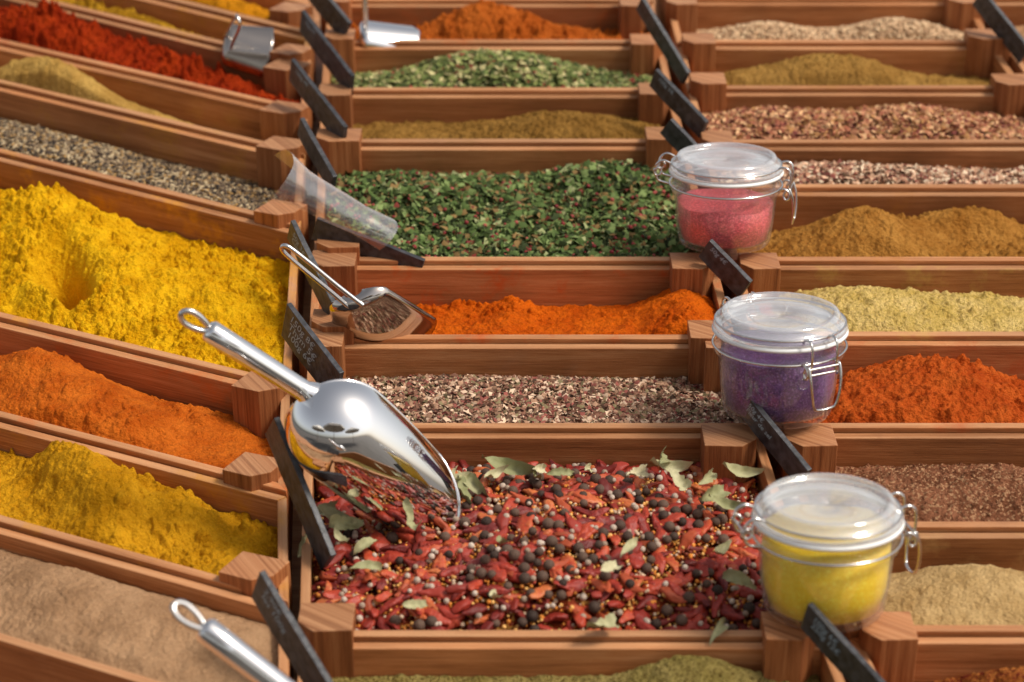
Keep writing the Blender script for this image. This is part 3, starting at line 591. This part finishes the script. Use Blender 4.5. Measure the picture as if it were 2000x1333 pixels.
def steel_scoop(pa,ha,pj,hj,pc,hc,pb,hb,R,hr,label,upv=Vector((.25,-.35,1)),ring=True,name='metal_scoop',flat=1.0):
    """handle runs a->j, bowl runs c->b"""
    A=U3(*pa,ha);J=U3(*pj,hj); M,Ln=frame(A,J,upv); r=root(name,M,label,'scoop')
    Cc=U3(*pc,hc);B=U3(*pb,hb); MB,LB=frame(Cc,B,upv)
    V,Fc,rim=bowl(0,LB,R,flat=flat); tr=lambda v:M.inverted()@(MB@Vector(v))
    part('scoop_bowl',[tr(v) for v in V],Fc,STEEL,r,solid=.0009)
    V,Fc=tube([tr(v) for v in rim],.0011,8); part('bright_edge_tube',V,Fc,STEEL,r)  # tube added along the sharp rim to give a thin bright edge
    x=Ln
    P=[(0,0,0),(.0015,0,0),(.004,0,0),(x*.3,0,0),(x*.6,0,0),(x*.86,0,0),(x*.93,0,0),(x*.97,0,0),(x*1.06,0,0)]
    rr=[.0005,hr*.75,hr,hr*1.0,hr*.98,hr*.95,hr*.95,hr*1.15,hr*1.5]
    V,Fc=tube(P,rr,24); part('handle',V,Fc,STEEL,r)
    if ring:
        pts=[]
        for k in range(24):
            a=2*PI*k/24; pts.append((-.0095-.0125*math.cos(a),.0052*math.sin(a)*(1.05+.35*math.cos(a)),0))
        V,Fc=tube(pts,.0023,8,True); part('hanging_loop',V,Fc,WIRE,r)
    return r
steel_scoop((402,642),.176,(606,772),.112,(590,775),.112,(866,1010),-.010,.0405,.0087,'polished steel scoop with tube handle stuck in chili mix',upv=Vector((-.15,-1,.30)))
steel_scoop((392,1222),.13,(610,1390),.07,(600,1385),.068,(830,1600),.0,.040,.0088,'polished steel scoop with hanging loop and tube handle')
def pan_scoop(pa,ha,pj,hj,pb,hb,R,label,upv,mat,wr=.0021,gap=.0048,back=.62,cut=.12):
    A=U3(*pj,hj);B=U3(*pb,hb); M,Ln=frame(A,B,upv); r=root('metal_pan_scoop',M,label,'scoop')
    V=[];Fc=[];nu=24;nv=36
    for i in range(nu+1):
        u=i/nu
        for j in range(nv+1):
            f=-1+2*j/nv; ph=f*math.radians(92); rr=R*(back+(1.1-back)*u**.9)*(1+.05*math.sin(f*7+1)*u)
            if u<.1: rr*=.35+.65*math.sqrt(u/.1)
            V.append((Ln*(u*(1-cut*abs(f)**2)),rr*math.sin(ph),rr*.50*math.cos(ph)))
    for i in range(nu):
        for j in range(nv): a=i*(nv+1)+j; Fc.append((a,a+1,a+nv+2,a+nv+1))
    part('scoop_bowl',V,Fc,mat,r,solid=.0009)
    Pa=M.inverted()@(TM@U3(*pa,ha)); Pb=Vector((Ln*.10,0,R*.3)); d=(Pa-Pb); sd=d.normalized().cross(Vector((0,0,1))).normalized()*gap
    loop=spline([Pb+sd*1.2,Pb+d*.3+sd,Pb+d*.7+sd,Pb+d*.95+sd*.8,Pa,Pb+d*.95-sd*.8,Pb+d*.7-sd,Pb+d*.3-sd,Pb-sd*1.2],5)
    V,Fc=tube(loop,wr,8); part('wire_handle',V,Fc,WIRE,r)
pan_scoop((552,482),.095,(690,572),.052,(766,668),-.020,.040,'flared steel scoop with wire handle in orange spice',Vector((-.05,-1.0,.12)),DSTEEL,back=.58)
pan_scoop((466,38),.065,(436,86),.012,(532,106),.002,.024,'small dark steel scoop with wire handle on yellow powder',Vector((.1,-.8,.7)),BSTEEL,.0017,.007,.9)
pan_scoop((712,-30),.085,(700,66),.008,(815,82),-.008,.019,'small polished steel scoop lying in orange spice powder',Vector((0,-.35,1)),STEEL,.0014,.002,.98)
# clear plastic scoop
A=U3(545,350,.085);B=U3(750,460,.018); M,Ln=frame(A,B,Vector((.2,-.3,1))); r=root('plastic_scoop',M,'clear bent plastic scoop resting over the slate sign','scoop')
V=[];Fc=[];nu=44;nv=26
for i in range(nu+1):
    u=i/nu
    for j in range(nv+1):
        f=-1+2*j/nv; ph=f*math.radians(96); rr=.0235*(1-.38*u+.25*max(0,u-.75)*3.2+.26*max(0,.2-u)*4)*(1+.02*math.sin(u*9+f*4)); 
        V.append((Ln*(u*1.04-.06*abs(f)),rr*math.sin(ph),rr*.85*math.cos(ph)))
for i in range(nu):
    for j in range(nv): a=i*(nv+1)+j; Fc.append((a,a+1,a+nv+2,a+nv+1))
part('scoop_sheet',V,Fc,PLAST,r)
# ------------------------------------------------------------------ jars
def jar(px,py,h,sc,az,fill,mat,label,seed,tab=False):
    P=U3(px,py,h); Wp=TM@P
    M=Matrix.Translation(Wp)@Matrix.Rotation(az,4,'Z')@Matrix.Diagonal((sc,sc,sc*.94,1))
    r=root('glass_clip_jar',M,label,'glass jar','glass clip-top jars of coloured sugar')
    out=[(.0002,.0015),(.030,.001),(.040,.0),(.0432,.0015),(.0452,.006),(.0475,.025),(.0492,.045),(.0505,.055),(.0535,.0585),(.0545,.0615),(.0530,.064),(.0500,.066),(.0505,.071),(.0528,.073),(.0528,.0755)]
    inn=[(.0490,.0755),(.0480,.060),(.0475,.045),(.0462,.025),(.0432,.007),(.036,.005),(.0002,.0045)]
    V,Fc=lathe(out+inn); part('jar_body',V,Fc,GLASS,r)
    prof=[(.0002,.0052),(.0345,.0055),(.0418,.0078),(.0457,.025)]
    rt=min(.0476,.0457+ (fill-.025)*.07)
    prof+=[(rt,fill),(rt*.93,fill+.0004),(rt*.6,fill+.0006),(rt*.3,fill+.0008),(.0002,fill+.0008)]
    V,Fc=lathe(prof,48); V=[(x,y,z+(.0013*math.sin(x*120+seed)+.0011*math.cos(y*150+seed) if z>=fill-.0001 else 0)) for x,y,z in V]
    part('sugar',V,Fc,mat,r)
    V,Fc=lathe([(.0485,.0757),(.0545,.0757),(.0560,.0775),(.0545,.0795),(.0485,.0795)]); 
    if tab:
        a,b=tube([(-.054,0,.0776),(-.060,0,.0778),(-.066,0,.079),(-.072,0,.081)],[.003,.006,.0065,.003],10); b=[tuple(q) for q in b]
        V,Fc=merge([(V,Fc),([Vector((v.x,v.y*1.3,.078+(v.z-.078)*.45)) for v in a],b)])
    part('rubber_seal',V,Fc,RUBBER,r)
    lid=[(.0482,.0798),(.0545,.0798),(.0553,.0815),(.0545,.084),(.0518,.087),(.0492,.0885),(.0490,.0920),(.0478,.0946),(.0450,.0952),(.0430,.0940),(.0420,.0908),(.034,.0902),(.0002,.0900),(.0002,.0880),(.040,.0880),(.045,.0870),(.0482,.083)]
    V,Fc=lathe(lid); part('lid',V,Fc,LIDG,r)
    w=.00115; ps=[]
    circ=lambda R,z:[(R*math.cos(2*PI*k/48),R*math.sin(2*PI*k/48),z) for k in range(48)]
    ps.append(tube(circ(.0549,.0645),w,8,True)); ps.append(tube(circ(.0535,.0862),w*.8,8,True))
    for s in (1,-1):
        ps.append(tube(spline([(.052,.012*s,.0865),(.058,.012*s,.088),(.063,.012*s,.084),(.064,.012*s,.074),(.063,.012*s,.064),(.0625,.012*s,.058)],5),w,8))
        ps.append(tube(spline([(.054,.015*s,.0645),(.058,.0155*s,.0665),(.063,.0155*s,.063),(.0635,.0155*s,.057),(.060,.0155*s,.055),(.058,.015*s,.060),(.063,.0148*s,.066),(.067,.0145*s,.055),(.068,.013*s,.040),(.067,.010*s,.029),(.066,.004*s,.0265),(.066,0,.0262)],5),w*1.1,8))
        ps.append(tube(spline([(-.053,.013*s,.0865),(-.060,.013*s,.089),(-.066,.013*s,.085),(-.068,.012*s,.077),(-.065,.012*s,.068),(-.059,.012*s,.0655),(-.054,.012*s,.0645)],5),w*1.1,8))
        ps.append(tube(spline([(-.062,.012*s,.078),(-.065,.013*s,.081),(-.069,.013*s,.078),(-.067,.013*s,.073),(-.063,.013*s,.074)],5,True),w,8,True))
    ps.append(tube([(.0625,-.013,.058),(.0625,.013,.058)],w,8)); ps.append(tube([(-.0675,-.013,.0775),(-.0675,.013,.0775)],w,8)); ps.append(tube([(.0635,-.016,.064),(.0635,.016,.064)],w,8))
    V,Fc=merge(ps); part('wire_clasp',V,Fc,WIRE,r)
jar(1414,474,.015,.93,math.radians(-12),.045,sugar_mat('pink_sugar',(.82,.12,.14)),'glass clip-top jar half full of pink sugar crystals',1)
jar(1517,804,.015,.985,math.radians(-62),.060,sugar_mat('purple_sugar',(.15,.047,.21),.45),'glass clip-top jar full of purple sugar crystals',2,True)
jar(1608,1188,.015,.98,math.radians(12),.068,sugar_mat('yellow_sugar',(.98,.66,.012),.92),'glass clip-top jar full of bright yellow sugar',3)
# ------------------------------------------------------------------ stall table, ground, parasols of the square
M=TM@Matrix.Translation((0,0,-BH-.022)); r=root('stall_table',M,'sloping wooden stall table carrying the spice bins','market stall')
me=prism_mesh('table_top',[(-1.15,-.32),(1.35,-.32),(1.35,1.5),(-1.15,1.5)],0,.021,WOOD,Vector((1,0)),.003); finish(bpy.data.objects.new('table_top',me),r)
for x,w in ((-1.0,-.25),(1.2,-.25),(-1.0,1.4),(1.2,1.4)):
    Pw=M@Vector((x,w,-.002)); hgt=Pw.z+.85
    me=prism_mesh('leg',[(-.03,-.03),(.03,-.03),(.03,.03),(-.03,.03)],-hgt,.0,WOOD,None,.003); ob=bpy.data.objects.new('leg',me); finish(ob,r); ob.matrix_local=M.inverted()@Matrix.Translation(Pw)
me=mesh_np('ground',[(-60,-60,-.85),(60,-60,-.85),(60,60,-.85),(-60,60,-.85)],[(0,1,2,3)],simple('paving',(.10,.09,.08),.8,.3,3,.25)); g=bpy.data.objects.new('ground',me); finish(g,None,None,None,'structure')
CANV=simple('canvas',(.80,.76,.68),.9,.1,6,.08); POLE=simple('pole_wood',(.20,.10,.05),.5,.4,20,.3)
def parasol(x,y,R,zt):
    r=root('market_parasol',Matrix.Translation((x,y,-.85)),'cream canvas market parasol on a wooden pole','parasol','market parasols on the square')
    V=[(0,0,zt+.75)];Fc=[];n=8
    for k in range(n):
        for rr,zz in ((R*.5,zt+.42),(R,zt),(R*1.0,zt-.18)):
            a=2*PI*k/n+.2; V.append((rr*math.cos(a),rr*math.sin(a),zz))
    for k in range(n):
        a=1+3*k; b=1+3*((k+1)%n); Fc+=[(0,a,b),(a,a+1,b+1,b),(a+1,a+2,b+2,b+1)]
    part('canopy',V,Fc,CANV,r,False)
    ps=[tube([(0,0,0),(0,0,zt+.74)],.028,12)]
    for k in range(n):
        a=2*PI*k/n+.2; ps.append(tube([(0,0,zt+.70),(R*math.cos(a),R*math.sin(a),zt-.02)],.010,6))
    V,Fc=merge(ps); part('pole_and_ribs',V,Fc,POLE,r)
parasol(-.5,-3.1,1.35,2.15); parasol(2.6,-4.2,1.4,2.15); parasol(-3.4,-3.6,1.4,2.15)
# ------------------------------------------------------------------ light, world, camera
EL=math.radians(52); AZ=math.radians(112)
w=bpy.data.worlds.new('World'); SC.world=w; w.use_nodes=True; nt=w.node_tree; bg=nt.nodes['Background']
sk=nt.nodes.new('ShaderNodeTexSky'); sk.sky_type='NISHITA'; sk.sun_disc=False; sk.sun_elevation=EL; sk.sun_rotation=AZ; sk.dust_density=3; sk.air_density=1.0
hs=nt.nodes.new('ShaderNodeHueSaturation'); hs.inputs['Saturation'].default_value=.42; L(nt,sk.outputs[0],hs.inputs['Color'])
wb=nt.nodes.new('ShaderNodeMix'); wb.data_type='RGBA'; wb.blend_type='MULTIPLY'; wb.inputs[0].default_value=1; L(nt,hs.outputs[0],wb.inputs[6]); wb.inputs[7].default_value=(1,.96,.91,1)
L(nt,wb.outputs[2],bg.inputs[0]); bg.inputs[1].default_value=.148
sd=bpy.data.lights.new('sun','SUN'); sd.energy=2.6; sd.angle=math.radians(14); sd.color=(1,.94,.85)
so=bpy.data.objects.new('sun',sd); dirv=Vector((math.sin(AZ)*math.cos(EL),math.cos(AZ)*math.cos(EL),math.sin(EL))); so.rotation_euler=dirv.to_track_quat('Z','Y').to_euler(); COL.objects.link(so)
cd=bpy.data.cameras.new('camera'); cd.lens=85; cd.sensor_width=36; cd.clip_end=300; cd.clip_start=.05
cd.dof.use_dof=True; cd.dof.focus_distance=2.03; cd.dof.aperture_fstop=5.6
co=bpy.data.objects.new('camera',cd); co.location=CAM; co.rotation_euler=(PI/2-PT,0,0); COL.objects.link(co); SC.camera=co
SC.view_settings.view_transform='Standard'; SC.view_settings.look='None'; SC.view_settings.exposure=0
